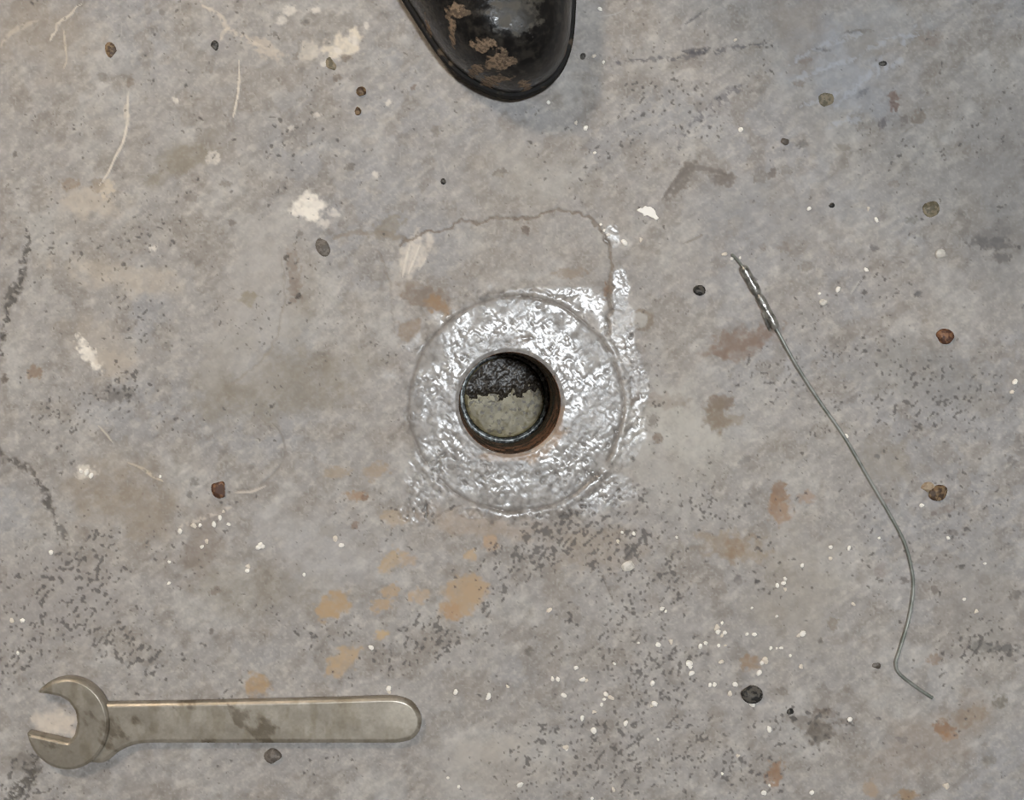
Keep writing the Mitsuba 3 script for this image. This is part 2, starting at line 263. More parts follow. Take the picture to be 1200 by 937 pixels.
# cracks, drips, scratches and the edges of the old patches
PALE_LINE = (218, 208, 194)
streak([(150, 104), (150, 125), (150, 140), (145, 165), (135, 185), (127, 203), (116, 218)], 2.3, PALE_LINE, .9, .0006)
streak([(148, 122), (147, 140)], 4.0, (204, 194, 180), .7, .0003, smooth=False)
streak([(280, 70), (280, 100), (276, 125), (273, 138)], 1.8, PALE_LINE, .9, .0005)
streak([(95, 4), (82, 18), (70, 25), (64, 38), (58, 48)], 2.6, (210, 200, 186), .8, .0005, wob=4)
streak([(74, 32), (76, 50), (78, 70), (74, 82)], 1.8, (204, 192, 174), .75, .0004)
streak([(0, 55), (12, 40), (28, 30), (45, 24)], 4, (198, 186, 170), .55, .0003, broken=.42)
streak([(232, 2), (258, 20), (268, 35), (285, 42), (316, 60)], 5.5, (206, 194, 180), .7, .0004, broken=.42, wob=6)
streak([(258, 48), (262, 38), (270, 32)], 3.5, (214, 202, 186), .6, .0003)
streak([(115, 498), (124, 508), (132, 518)], 1.6, (198, 188, 174), .7, .0004)
streak([(150, 542), (165, 548), (180, 558), (192, 564)], 2.4, (202, 188, 168), .7, .0004, broken=.4)
streak([(208, 618), (230, 610), (255, 600), (272, 594)], 4.0, (208, 198, 186), .6, .0005, broken=.5)
streak([(268, 574), (290, 573), (308, 566), (325, 550), (334, 532), (330, 510), (318, 494)], 1.8, (134, 128, 122), .55, -.0006)
streak([(275, 577), (295, 576), (312, 569)], 2.0, (204, 194, 182), .7, .0004)
streak([(470, 285), (500, 272), (520, 269), (545, 258), (560, 262), (580, 255), (620, 256), (640, 248), (660, 246), (685, 252), (702, 268), (713, 290), (716, 320), (714, 350), (712, 392)], 2.2, (118, 106, 94), .75, -.0006, taper=False, wob=7)
streak([(390, 278), (420, 272), (452, 274), (480, 282)], 4.5, (136, 124, 110), .6, -.0003, wob=6)
streak([(440, 290), (455, 325), (460, 360), (462, 392)], 2.0, (134, 124, 114), .4, -.0004, wob=6)
streak([(481, 285), (476, 305), (472, 325)], 2.2, (222, 214, 202), .7, .0007); streak([(492, 288), (484, 308), (478, 322)], 2.0, (226, 218, 206), .7, .0007); streak([(500, 302), (490, 318)], 1.8, (214, 206, 196), .6, .0006)
streak([(330, 300), (334, 340), (328, 380), (316, 410), (296, 432), (262, 455), (252, 470)], 2.0, (140, 130, 118), .45, -.0003, wob=5)
streak([(1011, 325), (1004, 334), (997, 344)], 1.7, (180, 176, 170), .8, .0004, smooth=False)
streak([(935, 384), (960, 375), (985, 364), (1010, 350)], 1.4, (176, 171, 165), .5, .0003, broken=.45)
streak([(700, 20), (722, 16), (735, 8)], 1.2, (178, 176, 172), .7, .0003)
streak([(716, 76), (750, 70), (790, 68), (815, 62), (840, 60), (870, 55), (905, 50)], 3.6, (92, 90, 94), .75, -.0003, broken=.46, wob=8)
streak([(800, 60), (824, 60), (832, 56)], 5.5, (82, 80, 84), .7, -.0003, broken=.40)
streak([(795, 35), (812, 22), (830, 10)], 2.4, (104, 102, 104), .7, -.0003, broken=.42)
streak([(795, 172), (812, 148), (835, 128), (850, 115), (872, 98)], 12, (106, 104, 108), .7, -.0003, broken=.52, wob=8)
streak([(775, 235), (790, 214), (808, 198), (830, 198), (852, 205)], 4.2, (112, 104, 98), .7, -.0002)
streak([(34, 262), (33, 285), (27, 305), (26, 330), (14, 352), (8, 372), (2, 395), (0, 420)], 5.5, (78, 74, 70), .85, -.0005, broken=.42, wob=10)
streak([(24, 322), (12, 340), (2, 358)], 4.0, (88, 84, 78), .7, -.0004, broken=.44, wob=6)
streak([(-4, 522), (6, 538), (25, 545), (42, 556)], 6.5, (86, 80, 74), .8, -.0005, broken=.42, wob=8)
streak([(40, 560), (52, 572), (56, 590), (64, 604)], 7.0, (84, 79, 74), .85, -.0006, broken=.40, wob=8)
streak([(62, 605), (72, 622), (80, 640)], 6.5, (96, 92, 88), .75, -.0005, broken=.44, wob=8)
streak([(45, 885), (36, 905), (22, 922), (14, 940)], 12, (82, 76, 68), .8, -.0005, broken=.44, wob=10)
streak([(700, 665), (710, 682), (718, 702)], 2.4, (104, 98, 92), .7, -.0004, broken=.4)
streak([(505, 612), (520, 600), (545, 590)], 2.0, (122, 112, 104), .5, -.0004)
streak([(800, 286), (818, 278), (824, 274)], 2.2, (126, 118, 110), .6, -.0003)
for k, (u0, v0, u1, v1) in enumerate([(930, 95, 985, 72), (950, 60, 1010, 40), (975, 130, 1040, 62), (1000, 100, 1060, 70), (940, 125, 1000, 108), (985, 145, 1020, 120), (1010, 60, 1075, 40), (960, 85, 1030, 58), (925, 75, 950, 62), (965, 150, 1010, 142), (1055, 55, 1075, 30)]):
    streak([(u0, v0), ((u0 + u1) / 2 + 6, (v0 + v1) / 2 - 4), (u1, v1)], 5.0, (182, 184, 190), .55, .0002, broken=.46, wob=8, seed=k)
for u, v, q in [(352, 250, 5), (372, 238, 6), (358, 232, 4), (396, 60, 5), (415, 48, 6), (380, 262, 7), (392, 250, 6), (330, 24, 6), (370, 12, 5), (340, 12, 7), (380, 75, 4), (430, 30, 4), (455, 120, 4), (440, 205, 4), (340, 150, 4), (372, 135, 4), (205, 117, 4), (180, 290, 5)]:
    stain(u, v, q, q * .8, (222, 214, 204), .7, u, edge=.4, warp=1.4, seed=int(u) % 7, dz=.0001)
# peppering of dark pits: density charted as ragged areas
D = (0.0 + 0.33 * sst(0.46, 0.74, f2(U / 45 + 3, V / 45, 3, 10))).astype(np.float32)
for u, v, ru, rv, k, ang in [
    (95, 690, 70, 70, .85, 0), (150, 760, 60, 30, 1.0, 25), (20, 770, 40, 40, .8, 0), (90, 730, 90, 40, .7, 0), (25, 690, 40, 60, .5, 0), (30, 930, 40, 50, .9, 0), (120, 640, 40, 30, .5, 0),
    (630, 640, 75, 36, 1.15, -32), (575, 700, 40, 20, .9, -60), (680, 610, 50, 26, 1.0, 0), (510, 745, 38, 34, 1.0, -20), (460, 770, 40, 24, .7, 0), (560, 740, 40, 20, .6, 0),
    (740, 650, 70, 50, .85, 20), (720, 740, 90, 60, .55, 0), (770, 790, 70, 60, .8, 0), (700, 880, 120, 60, .8, 0), (800, 870, 70, 60, .7, 0), (870, 900, 60, 40, .7, 0), (640, 930, 60, 30, .6, 0), (770, 690, 60, 30, .7, 0), (820, 600, 50, 40, .55, 0), (940, 850, 50, 40, .6, 0),
    (780, 120, 90, 70, .45, -30), (730, 180, 60, 40, .45, 0), (1070, 470, 120, 60, .65, 0), (1020, 420, 60, 40, .5, 0), (900, 450, 60, 40, .5, 0), (1150, 760, 60, 30, .8, 0), (1020, 330, 60, 30, .5, 0), (1120, 620, 90, 80, .4, 0), (1010, 610, 60, 60, .4, 0),
    (170, 290, 70, 40, .5, -20), (160, 380, 60, 60, .5, 0), (145, 455, 45, 22, .8, -10), (60, 300, 60, 60, .4, 0), (100, 480, 60, 30, .5, 0), (330, 170, 20, 40, .8, 10), (380, 120, 40, 80, .3, 0), (555, 555, 50, 30, .6, 20), (520, 545, 20, 24, .9, 0), (500, 600, 30, 18, .8, 0), (660, 560, 40, 25, .8, -30), (390, 740, 60, 24, .5, 0), (740, 590, 40, 30, .7, 0),
]:
    w = window(u - 2 * max(ru, rv), u + 2 * max(ru, rv), v - 2 * max(ru, rv), v + 2 * max(ru, rv))
    x, y = U[w] - u, V[w] - v
    c, s = math.cos(math.radians(ang)), math.sin(math.radians(ang))
    d = np.hypot((x * c + y * s) / ru, (-x * s + y * c) / rv) + 0.9 * (f2(U[w] / 16, V[w] / 16, 3, 9) - 0.5)
    D[w] = np.maximum(D[w], k * sst(1.5, 0.3, d))
R2 = (U * 0.6 - V * 0.8, U * 0.8 + V * 0.6)
pit = 0.62 * n2(R2[0] / 5.0 + 3, R2[1] / 3.2, 10) + 0.38 * n2(U / 2.4 + 70, V / 2.4, 3)
pm = sst(0.0, 0.11, pit - (0.84 - 0.30 * np.clip(D, 0, 1.15)))
lay(np.clip(0.74 * pm, 0, 1), lin(86, 82, 79))
Z -= (0.00035 * pm).astype(np.float32)
# the wet mortar collar round the drain
ang = np.arctan2(V - COL_V, U - COL_U)
rad = np.hypot(U - COL_U, V - COL_V) / (1 + 0.030 * (n2(ang * 1.6 + 8, ang * 0 + 3, 11) - 0.5) + 0.02 * (n2(ang * 6 + 30, ang * 0, 5) - 0.5))
hole = np.hypot(U - HOLE_U, V - HOLE_V)
inside = sst(COL_R + 2, COL_R - 2, rad)
WET = [(605, 473, 124, 124), (650, 352, 80, 16), (722, 410, 24, 60), (725, 500, 30, 50), (690, 575, 56, 30), (505, 555, 28, 34), (600, 600, 70, 10), (717, 277, 9, 14), (727, 345, 10, 34), (490, 598, 22, 18), (742, 450, 20, 44)]
wet = np.zeros_like(U, dtype=np.float32)
for u, v, ru, rv in WET:
    w = window(u - 2 * ru, u + 2 * ru, v - 2 * rv, v + 2 * rv)
    d = np.hypot((U[w] - u) / ru, (V[w] - v) / rv) + 1.0 * (f2(U[w] / 12, V[w] / 12, 4, 6) - 0.5)
    wet[w] = np.maximum(wet[w], sst(1.12, 0.86, d))
w = window(440, 800, 230, 660)
def grains(x, y, jit=.8, seed=0):
    """Rounded grains on a jittered grid: the height of the nearest one, and its random number."""
    best, who = np.full(x.shape, 9, np.float32), np.zeros(x.shape, np.float32)
    bx, by = np.floor(x).astype(int), np.floor(y).astype(int)
    for a in (-1, 0, 1):
        for b in (-1, 0, 1):
            i, j = bx + a, by + b
            k1, k2, k3 = (TABLE[(seed + q) % 12][i & 255, j & 255] for q in (0, 1, 2))
            d = (i + .5 + jit * (k1 - .5) - x) ** 2 + (j + .5 + jit * (k2 - .5) - y) ** 2
            near = d < best
            best[near], who[near] = d[near], k3[near]
    return np.clip(1 - best / .55, 0, 1), who


gr, who = grains(R2[0][w] / 7.2, R2[1][w] / 5.4, seed=4)
bump = gr * (0.35 + 0.65 * who)
bump2 = n2(U[w] / 3.1 + 9, V[w] / 3.1, 8)
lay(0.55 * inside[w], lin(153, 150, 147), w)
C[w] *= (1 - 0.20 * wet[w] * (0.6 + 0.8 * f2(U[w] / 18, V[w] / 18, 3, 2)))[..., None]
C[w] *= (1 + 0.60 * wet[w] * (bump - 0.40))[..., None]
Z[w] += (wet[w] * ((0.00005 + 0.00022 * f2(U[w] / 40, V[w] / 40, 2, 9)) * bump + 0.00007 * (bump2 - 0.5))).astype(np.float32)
groove = np.exp(-((rad - COL_R) / 2.0) ** 2) * sst(0.30, 0.5, f2(U / 22, V / 22, 2, 3) + 0.12)
lay(0.6 * groove, lin(108, 100, 93))
Z -= (0.0004 * groove).astype(np.float32)
Z += (0.0003 * np.exp(-((rad - COL_R - 6) / 4.0) ** 2) * wet).astype(np.float32)
stain(640, 522, 30, 8, (168, 142, 116), .55, -40, seed=2, warp=.7); stain(598, 535, 40, 5, (150, 124, 100), .6, 0, seed=1); stain(655, 497, 5, 22, (150, 122, 98), .6, 12, seed=3)
Z -= (0.0012 * sst(HOLE_R + 4, HOLE_R - 1, hole)).astype(np.float32)

nu, nv = U.shape
idx = np.arange(nu * nv).reshape(nu, nv)
quad = np.stack([idx[:-1, :-1], idx[:-1, 1:], idx[1:, 1:], idx[1:, :-1]], -1).reshape(-1, 4)
qu, qv = U.ravel()[quad].mean(1), V.ravel()[quad].mean(1)
out = np.hypot(qu - HOLE_U, qv - HOLE_V) > HOLE_R
border = np.intersect1d(np.unique(quad[out]), np.unique(quad[~out]))
uu, vv, zz = U.ravel().copy(), V.ravel().copy(), Z.ravel()
h = np.hypot(uu[border] - HOLE_U, vv[border] - HOLE_V)
uu[border], vv[border] = HOLE_U + (uu[border] - HOLE_U) * HOLE_R / h, HOLE_V + (vv[border] - HOLE_V) * HOLE_R / h
rr = rad.ravel()[quad].mean(1)
VV = np.stack([(uu - 600) * S, (468.5 - vv) * S, zz], 1)
CC = np.clip(C.reshape(-1, 3), 0.004, 0.95)
# one set of normals for slab and collar, so that no seam shows
tri = np.vstack([quad[out][:, [0, 1, 2]], quad[out][:, [0, 2, 3]]])
ztab = Z


def floor_z(u, v, r=3.0):
    i0, i1 = np.searchsorted(AU, [u - r, u + r]); j0, j1 = np.searchsorted(AV, [v - r, v + r])
    return float(ztab[i0 : i1 + 1, j0 : j1 + 1].mean())


def slab_piece(mask):
    f = np.vstack([quad[mask][:, [0, 1, 2]], quad[mask][:, [0, 2, 3]]])
    ids, inv = np.unique(f, return_inverse=True)
    return trimesh.Trimesh(VV[ids], inv.reshape(-1, 3), process=False), CC[ids]


def wetness(p):
    u, v = p.x / S + 600.0, 468.5 - p.y / S
    d = mi.Float(9)
    for a, b, c, e in WET:
        d = dr.minimum(d, dr.sqrt(dr.square((u - a) / c) + dr.square((v - b) / e)))
    return smoothstep(1.15, 0.85, d + 0.8 * (fbm(u / 14, v / 14) - 0.5))


def slab_roughness(p, n, uv):
    g = fbm(p.x * 150, p.y * 150)
    return dr.lerp(0.62 + 0.2 * g, 0.22 + 0.14 * smoothstep(0.36, 0.66, fbm(p.x * 60 + 5, p.y * 60, 0.0, 4)), wetness(p))


scene["concrete"] = {"type": "twosided", "bsdf": {"type": "principled", "base_color": {"type": "mesh_attribute", "name": "vertex_color"}, "roughness": mikit.proc(slab_roughness), "specular": 0.4}}
m, c = slab_piece(out & (rr > COL_R))
scene["floor"] = mikit.ply(m, "concrete", True, color=c)
tag("floor", "worn grey concrete floor with stains, pits and pale scratches", kind="structure")
m, c = slab_piece(out & (rr <= COL_R))
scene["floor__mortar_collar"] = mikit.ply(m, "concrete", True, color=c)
tag("floor__mortar_collar", "round rough collar of wet glistening mortar around the drain hole")
del m, c, quad, qu, qv, tri

# ------------------------------------------------------------------ the drain
def pipe_colour(p, n, uv):
    a = fbm(p.x * 160, p.y * 160, p.z * 90, 4)
    b = fbm(p.x * 500 + 3, p.y * 500, p.z * 300, 3)
    c = mix(lin(66, 54, 46), lin(134, 98, 76), smoothstep(0.38, 0.62, a))
    return mix(c, lin(30, 28, 27), 0.8 * smoothstep(0.55, 0.68, b))


def plug_colour(p, n, uv):
    a = fbm(p.x * 220, p.y * 220, 1.0, 4)
    b = fbm(p.x * 420 + 7, p.y * 420, 2.0, 3)
    c = mix(lin(124, 112, 82), lin(152, 140, 108), smoothstep(0.35, 0.65, a))
    return mix(c, lin(82, 72, 54), 0.8 * smoothstep(0.58, 0.68, b))


scene["rusty_iron"] = {"type": "twosided", "bsdf": {"type": "bumpmap", "arbitrary": mikit.proc(lambda p, n, uv: fbm(p.x * 600, p.y * 600, p.z * 400, 3), eps=2e-4), "scale": 0.0012,
                       "bsdf": {"type": "principled", "base_color": mikit.proc(pipe_colour), "roughness": 0.5, "specular": 0.5}}}
scene["plug_crust"] = {"type": "twosided", "bsdf": {"type": "bumpmap", "arbitrary": mikit.proc(lambda p, n, uv: fbm(p.x * 400, p.y * 400, p.z * 400, 3), eps=2e-4), "scale": 0.0008,
                       "bsdf": {"type": "principled", "base_color": mikit.proc(plug_colour), "roughness": 0.45}}}
scene["scaled_metal"] = {"type": "twosided", "bsdf": {"type": "principled", "base_color": mikit.proc(lambda p, n, uv: mix(lin(66, 68, 66), lin(150, 154, 152), smoothstep(0.42, 0.66, fbm(p.x * 700, p.y * 700, p.z * 700, 3)))), "roughness": 0.35, "metallic": 0.2}}
scene["sludge_mud"] = {"type": "twosided", "bsdf": {"type": "principled", "base_color": mikit.proc(lambda p, n, uv: mix(lin(50, 44, 38), lin(92, 84, 74), smoothstep(0.45, 0.75, fbm(p.x * 900, p.y * 900, p.z * 900, 3)))), "roughness": 0.4}}
DEPTH, RI = 0.104, HOLE_R * S
hx, hy, _ = W(HOLE_U, HOLE_V)
prof = [(RI - .0003, -DEPTH - .004)] + [(RI - .0003 + .0006 * math.sin(k * 1.7) * (k % 3 == 0), -DEPTH + DEPTH * k / 16 * .985) for k in range(17)] + [(RI + .0006, -.0008), (RI + .0035, -.0012), (RI + .0035, -DEPTH - .004)]
m = lathe(prof, 96); m.invert(); m.apply_translation([hx, hy, 0])
scene["floor_drain__pipe"] = mikit.ply(m, "rusty_iron", 40)
m = lathe([(0, -DEPTH - .002), (.020, -DEPTH - .0018), (.0245, -DEPTH - .001), (.0262, -DEPTH - .0025)], 72); m.apply_translation([hx, hy, 0]); m.invert()
scene["floor_drain__plug"] = mikit.ply(m, "plug_crust", True)
q = [(.0282 + .0017 * math.cos(t), -DEPTH + .0012 * math.sin(t)) for t in np.linspace(0, 2 * np.pi, 13)[:-1]]
m = lathe(q, 96, closed=True)
m.vertices[:, 2] += .0004 * (n2(np.arctan2(m.vertices[:, 1], m.vertices[:, 0]) * 9 + 40, m.vertices[:, 0] * 300 + 99, 3) - .5) * 2
m.apply_translation([hx, hy, 0]); m.invert()
scene["floor_drain__ring"] = mikit.ply(m, "scaled_metal", True)
# sludge lying on the far half of the plug: a heap with a ragged edge
g = np.linspace(-.0262, .0262, 90)
gx, gy = np.meshgrid(g, g, indexing="ij")
edge = .0020 - .14 * (np.abs(gx) < .012) * (.012 - np.abs(gx)) * (gx > -.014) + .010 * (n2(gx * 180 + 20, gx * 0 + 7, 4) - .5) + .009 * (f2(gx * 500 + 9, gy * 500 + 50, 2, 6) - .5)
hgt = np.clip((gy - edge) / .004, -1, 1) * .0022 * (.5 + f2(gx * 300 + 70, gy * 300 + 70, 3, 2))
ok = (np.hypot(gx, gy) < .0262)
gz = -DEPTH - .0014 + hgt
ii = np.arange(gx.size).reshape(gx.shape)
qd = np.stack([ii[:-1, :-1], ii[1:, :-1], ii[1:, 1:], ii[:-1, 1:]], -1).reshape(-1, 4)
keep = (ok.ravel()[qd].all(1)) & (hgt.ravel()[qd].max(1) > -.0006)
f = np.vstack([qd[keep][:, [0, 1, 2]], qd[keep][:, [0, 2, 3]]])
m = trimesh.Trimesh(np.stack([gx.ravel() + hx, gy.ravel() + hy, gz.ravel()], 1), f, process=False); m.remove_unreferenced_vertices()
scene["floor_drain__sludge"] = mikit.ply(m, "sludge_mud", True)
tag("floor_drain", "open round iron drain pipe sunk in the middle of the floor", "drain")
labels["floor_drain__pipe"] = {"label": "rust-brown pipe wall"}
labels["floor_drain__plug"] = {"label": "greenish grey crusted plug at the bottom of the pipe"}
labels["floor_drain__ring"] = {"label": "pale scaled metal ring around the plug"}
labels["floor_drain__sludge"] = {"label": "dark sludge with a ragged edge on the plug"}


# ------------------------------------------------------------------ lofted plates
def ring_normals(p):
    t = np.roll(p, -1, 0) - np.roll(p, 1, 0)
    t /= np.linalg.norm(t, axis=1, keepdims=True) + 1e-12
    return np.stack([t[:, 1], -t[:, 0]], 1)           # outward of a counter-clockwise ring


def resample(p, step):
    p = np.vstack([p, p[:1]])
    d = np.r_[0, np.cumsum(np.linalg.norm(np.diff(p, axis=0), axis=1))]
    s = np.linspace(0, d[-1], max(12, int(d[-1] / step)) + 1)[:-1]
    return np.stack([np.interp(s, d, p[:, 0]), np.interp(s, d, p[:, 1])], 1)


def plate(ring, levels):
    """A closed body from a counter-clockwise ring and (inset, z) levels from bottom to top."""
    n, rows = ring_normals(ring), []
    for inset, z in levels:
        rows.append(np.column_stack([ring - n * inset, np.full(len(ring), z)]))
    v, k, L = np.vstack(rows), len(ring), len(levels)
    f = []
    for a in range(L - 1):
        i = np.arange(k); j = (i + 1) % k
        f += [np.stack([a * k + i, a * k + j, (a + 1) * k + j], 1), np.stack([a * k + i, (a + 1) * k + j, (a + 1) * k + i], 1)]
    cap = earcut.triangulate_float64(np.ascontiguousarray(rows[-1][:, :2]), np.array([k], np.uint32)).reshape(-1, 3)
    low = earcut.triangulate_float64(np.ascontiguousarray(rows[0][:, :2]), np.array([k], np.uint32)).reshape(-1, 3)
    def up(t, p, sign):
        a, b, c = p[t[:, 0]], p[t[:, 1]], p[t[:, 2]]
        s = (b[:, 0] - a[:, 0]) * (c[:, 1] - a[:, 1]) - (b[:, 1] - a[:, 1]) * (c[:, 0] - a[:, 0])
        return np.where((s * sign > 0)[:, None], t, t[:, ::-1])
    f += [up(cap.astype(int), rows[-1], 1) + (L - 1) * k, up(low.astype(int), rows[0], -1)]
    return trimesh.Trimesh(v, np.vstack(f), process=False)


def to_ring(pts, z=0.0, step=0.001):
    """Plan points, seen at height z, as a counter-clockwise ring in metres."""
    k = (CAM_H - z) / CAM_H
    p = np.array([W(CAM_U + (u - CAM_U) * k, CAM_V + (v - CAM_V) * k)[:2] for u, v in pts])
    if Polygon(p).exterior.is_ccw is False: p = p[::-1]
    return resample(p, step)


# ------------------------------------------------------------------ the wrench
def steel(p, n, uv):
    a = fbm(p.x * 60, p.y * 60, p.z * 60, 4)
    b = fbm(p.x * 130 + 5, p.y * 60 + 9, p.z * 60, 4)
    c = mix(lin(148, 140, 127), lin(166, 158, 145), smoothstep(0.35, 0.65, a))
    c = mix(c, lin(130, 120, 102), 0.6 * smoothstep(0.50, 0.70, b))
    c = c * (0.85 + 0.3 * fbm(p.x * 700, p.y * 700, p.z * 700, 3))
    g = fbm(p.x * 85 + p.y * 40 + 2, p.y * 75 - 3, 4.0, 5)
    return mix(c, lin(92, 80, 62), 0.7 * smoothstep(0.60, 0.74, g))


scene["dull_steel"] = {"type": "twosided", "bsdf": {"type": "bumpmap", "arbitrary": mikit.proc(lambda p, n, uv: fbm(p.x * 500, p.y * 500, p.z * 500, 3), eps=2e-4), "scale": 0.00008,
                       "bsdf": {"type": "principled", "base_color": mikit.proc(steel), "metallic": 0.45, "specular": 0.5,
                                "roughness": mikit.proc(lambda p, n, uv: 0.24 + 0.25 * fbm(p.x * 110, p.y * 110, p.z * 60))}}}
Z0 = max(floor_z(150, 845, 10), floor_z(470, 845, 10), floor_z(300, 845, 12)) + 0.0002
top = spline([(106, 824), (132, 823), (200, 822), (300, 820), (400, 817.5), (452, 816), (470, 817.5), (484, 824), (492, 836), (494, 847), (490, 859), (481, 867), (466, 870.5)], 8)
bot = spline([(466, 870.5), (400, 870.5), (300, 870.5), (200, 870.5), (168, 871), (152, 874.5), (139, 881), (128, 890), (118, 894), (106, 893)], 8)
rg = to_ring(np.vstack([top, bot[1:]]), 0.006, 0.0009)
m = plate(rg, [(.0010, 0), (.0002, .0008), (0, .0018), (0, .0042), (.0003, .0054), (.0007, .0059), (.0020, .0065), (.0028, .0067)])
m.apply_translation([0, 0, Z0])
scene["wrench__handle"] = mikit.ply(m, "dull_steel", 35)
k = (CAM_H - 0.009) / CAM_H
hd = affinity.scale(Point(0, 0).buffer(1, 48), 49, 54)
hd = affinity.translate(hd, 79, 848)
slot = Polygon([(-40, 841), (30, 857.5), (81, 869), (87, 861), (90, 847), (88, 833), (80, 822), (70, 816), (52, 812.5), (30, 811), (-40, 806)])
hd = hd.difference(slot).buffer(-1.6).buffer(3.0).buffer(-1.4)
hd = max(getattr(hd, "geoms", [hd]), key=lambda g: g.area)
rg = to_ring(np.array(hd.exterior.coords)[:-1], 0.009, 0.0008)
m = plate(rg, [(.0010, 0), (.0002, .0008), (0, .0018), (0, .0070), (.0003, .0080), (.0007, .0085), (.0018, .0091), (.0022, .0092)])
m.apply_translation([0, 0, Z0])
scene["wrench__head"] = mikit.ply(m, "dull_steel", 35)
tag("wrench", "dull steel open-end wrench with greasy flat handle lying on the concrete", "wrench")
labels["wrench__head"] = {"label": "thick round open jaw"}


# ------------------------------------------------------------------ the cable with its crimped end
def tube(pts, radii, sides=12, flat=1.0, caps=True):
    p = np.asarray(pts, float)
    t = np.gradient(p, axis=0); t /= np.linalg.norm(t, axis=1, keepdims=True)
    a = np.cross(t, [0, 0, 1.0]); a /= np.linalg.norm(a, axis=1, keepdims=True)
    b = np.cross(a, t)
    r = np.broadcast_to(radii, len(p))[:, None, None]
    th = np.arange(sides) * 2 * np.pi / sides
    v = p[:, None] + r * (np.cos(th)[None, :, None] * a[:, None] + flat * np.sin(th)[None, :, None] * b[:, None])
    v = np.vstack([v.reshape(-1, 3), p[:1], p[-1:]])
    f = []
    for i in range(len(p) - 1):
        for j in range(sides):
            k = (j + 1) % sides
            f += [[i * sides + j, (i + 1) * sides + k, i * sides + k], [i * sides + j, (i + 1) * sides + j, (i + 1) * sides + k]]
    e = (len(p) - 1) * sides
    for j in range(sides):
        k = (j + 1) % sides
        f += [[len(v) - 2, j, k], [len(v) - 1, e + k, e + j]]
    m = trimesh.Trimesh(v, f, process=False)
    if m.volume < 0: m.invert()
    return m


def wire_colour(p, n, uv):
    a = fbm(p.x * 160, p.y * 160, 0.0, 3)
    return mix(lin(120, 124, 117), lin(150, 152, 146), smoothstep(0.35, 0.65, a))


scene["wire_metal"] = {"type": "twosided", "bsdf": {"type": "principled", "base_color": mikit.proc(wire_colour), "metallic": 0.3, "roughness": 0.38}}
scene["crimp_metal"] = {"type": "twosided", "bsdf": {"type": "bumpmap", "arbitrary": mikit.proc(lambda p, n, uv: fbm(p.x * 500, p.y * 500, p.z * 500, 3), eps=2e-4), "scale": 0.0004,
                        "bsdf": {"type": "principled", "base_color": mikit.proc(lambda p, n, uv: mix(lin(112, 111, 106), lin(172, 170, 164), smoothstep(0.3, 0.6, fbm(p.x * 300, p.y * 300, p.z * 300, 3)))), "metallic": 0.7, "roughness": 0.3}}}
path = spline([(906, 380), (930, 424), (960, 470), (988, 510), (1015, 556), (1043, 604), (1059, 635), (1067, 664), (1069.5, 690), (1064, 725), (1053, 762), (1049, 776), (1053, 788), (1070, 802), (1092, 817)], 9)
zs = np.array([floor_z(u, v, 3) for u, v in path])
zs = np.convolve(np.pad(zs, 6, mode="edge"), np.ones(13) / 13, "valid") + 0.0013
zs += 0.0012 * np.exp(-((np.arange(len(zs)) / len(zs) - 0.05) / .06) ** 2)
m = tube([W(u, v, z) for (u, v), z in zip(path, zs)], 0.0010)
scene["steel_wire__strand"] = mikit.ply(m, "wire_metal", 40)
zf = floor_z(890, 350, 8)
def along(a, b, n): return [np.array(a) + (np.array(b) - np.array(a)) * t for t in np.linspace(0, 1, n)]
for (a, b, rmul) in [((869, 312), (887.5, 345), 1.0), ((887.5, 345), (909, 385), .92)]:
    ps = along(a, b, 14)
    prof = np.array([.6, .92, 1, 1.01, 1, .98, .95, .94, .96, 1, 1.01, 1, .92, .65]) * .0028 * rmul
    m = tube([W(u, v, zf + .0029) for u, v in ps], prof, 16, flat=.85)
    m.vertices += (np.random.default_rng(5).random(m.vertices.shape) - .5) * .0002
    scene[numbered_key := ("steel_wire__ferrule" if "steel_wire__ferrule" not in scene else "steel_wire__ferrule_001")] = mikit.ply(m, "crimp_metal", 40)
m = tube([W(u, v, zf + z) for (u, v), z in zip(spline([(893, 366), (897, 376), (902, 387)], 5), np.linspace(.0022, .0012, 11))], .0009, 8)
scene["steel_wire__tail"] = mikit.ply(m, "crimp_metal", 40)
m = tube([W(u, v, zf + z) for (u, v), z in zip(spline([(857, 298), (862, 303), (870, 313)], 5), np.linspace(.0012, .0026, 11))], .0008, 8)
scene["steel_wire__stub"] = mikit.ply(m, "wire_metal", 40)
tag("steel_wire", "thin grey steel wire with crimped ferrule at one end and hooked other end", "wire")
labels["steel_wire__ferrule"] = {"label": "shiny crimped end sleeve"}
labels["steel_wire__ferrule_001"] = {"label": "shiny crimped sleeve nearer the long wire"}

# ------------------------------------------------------------------ the boot
outline = [(675, -20), (675, 2), (673, 36), (669, 60), (660, 82), (645, 99), (625, 110), (603, 115.5), (580, 112), (555, 101), (531, 84), (513, 64), (499, 44), (485, 22), (471, 0), (458, -24), (447, -54), (440, -92), (440, -140), (448, -200), (458, -260), (463, -330), (463, -400), (468, -440), (485, -470), (515, -485), (550, -487), (585, -480), (610, -462), (622, -430), (626, -380), (630, -320), (640, -250), (655, -180), (668, -110), (674, -60)]
ol = spline(outline + outline[:1], 6)[:-1]
ZS = 0.014
rs = to_ring(ol, ZS, 0.0022)
scene["sole_rubber"] = {"type": "twosided", "bsdf": {"type": "principled", "base_color": mikit.proc(lambda p, n, uv: mix(lin(30, 29, 28), lin(92, 80, 66), 0.8 * smoothstep(0.60, 0.72, fbm(p.x * 170, p.y * 170, p.z * 170, 4)))), "roughness": 0.75, "specular": 0.2}}
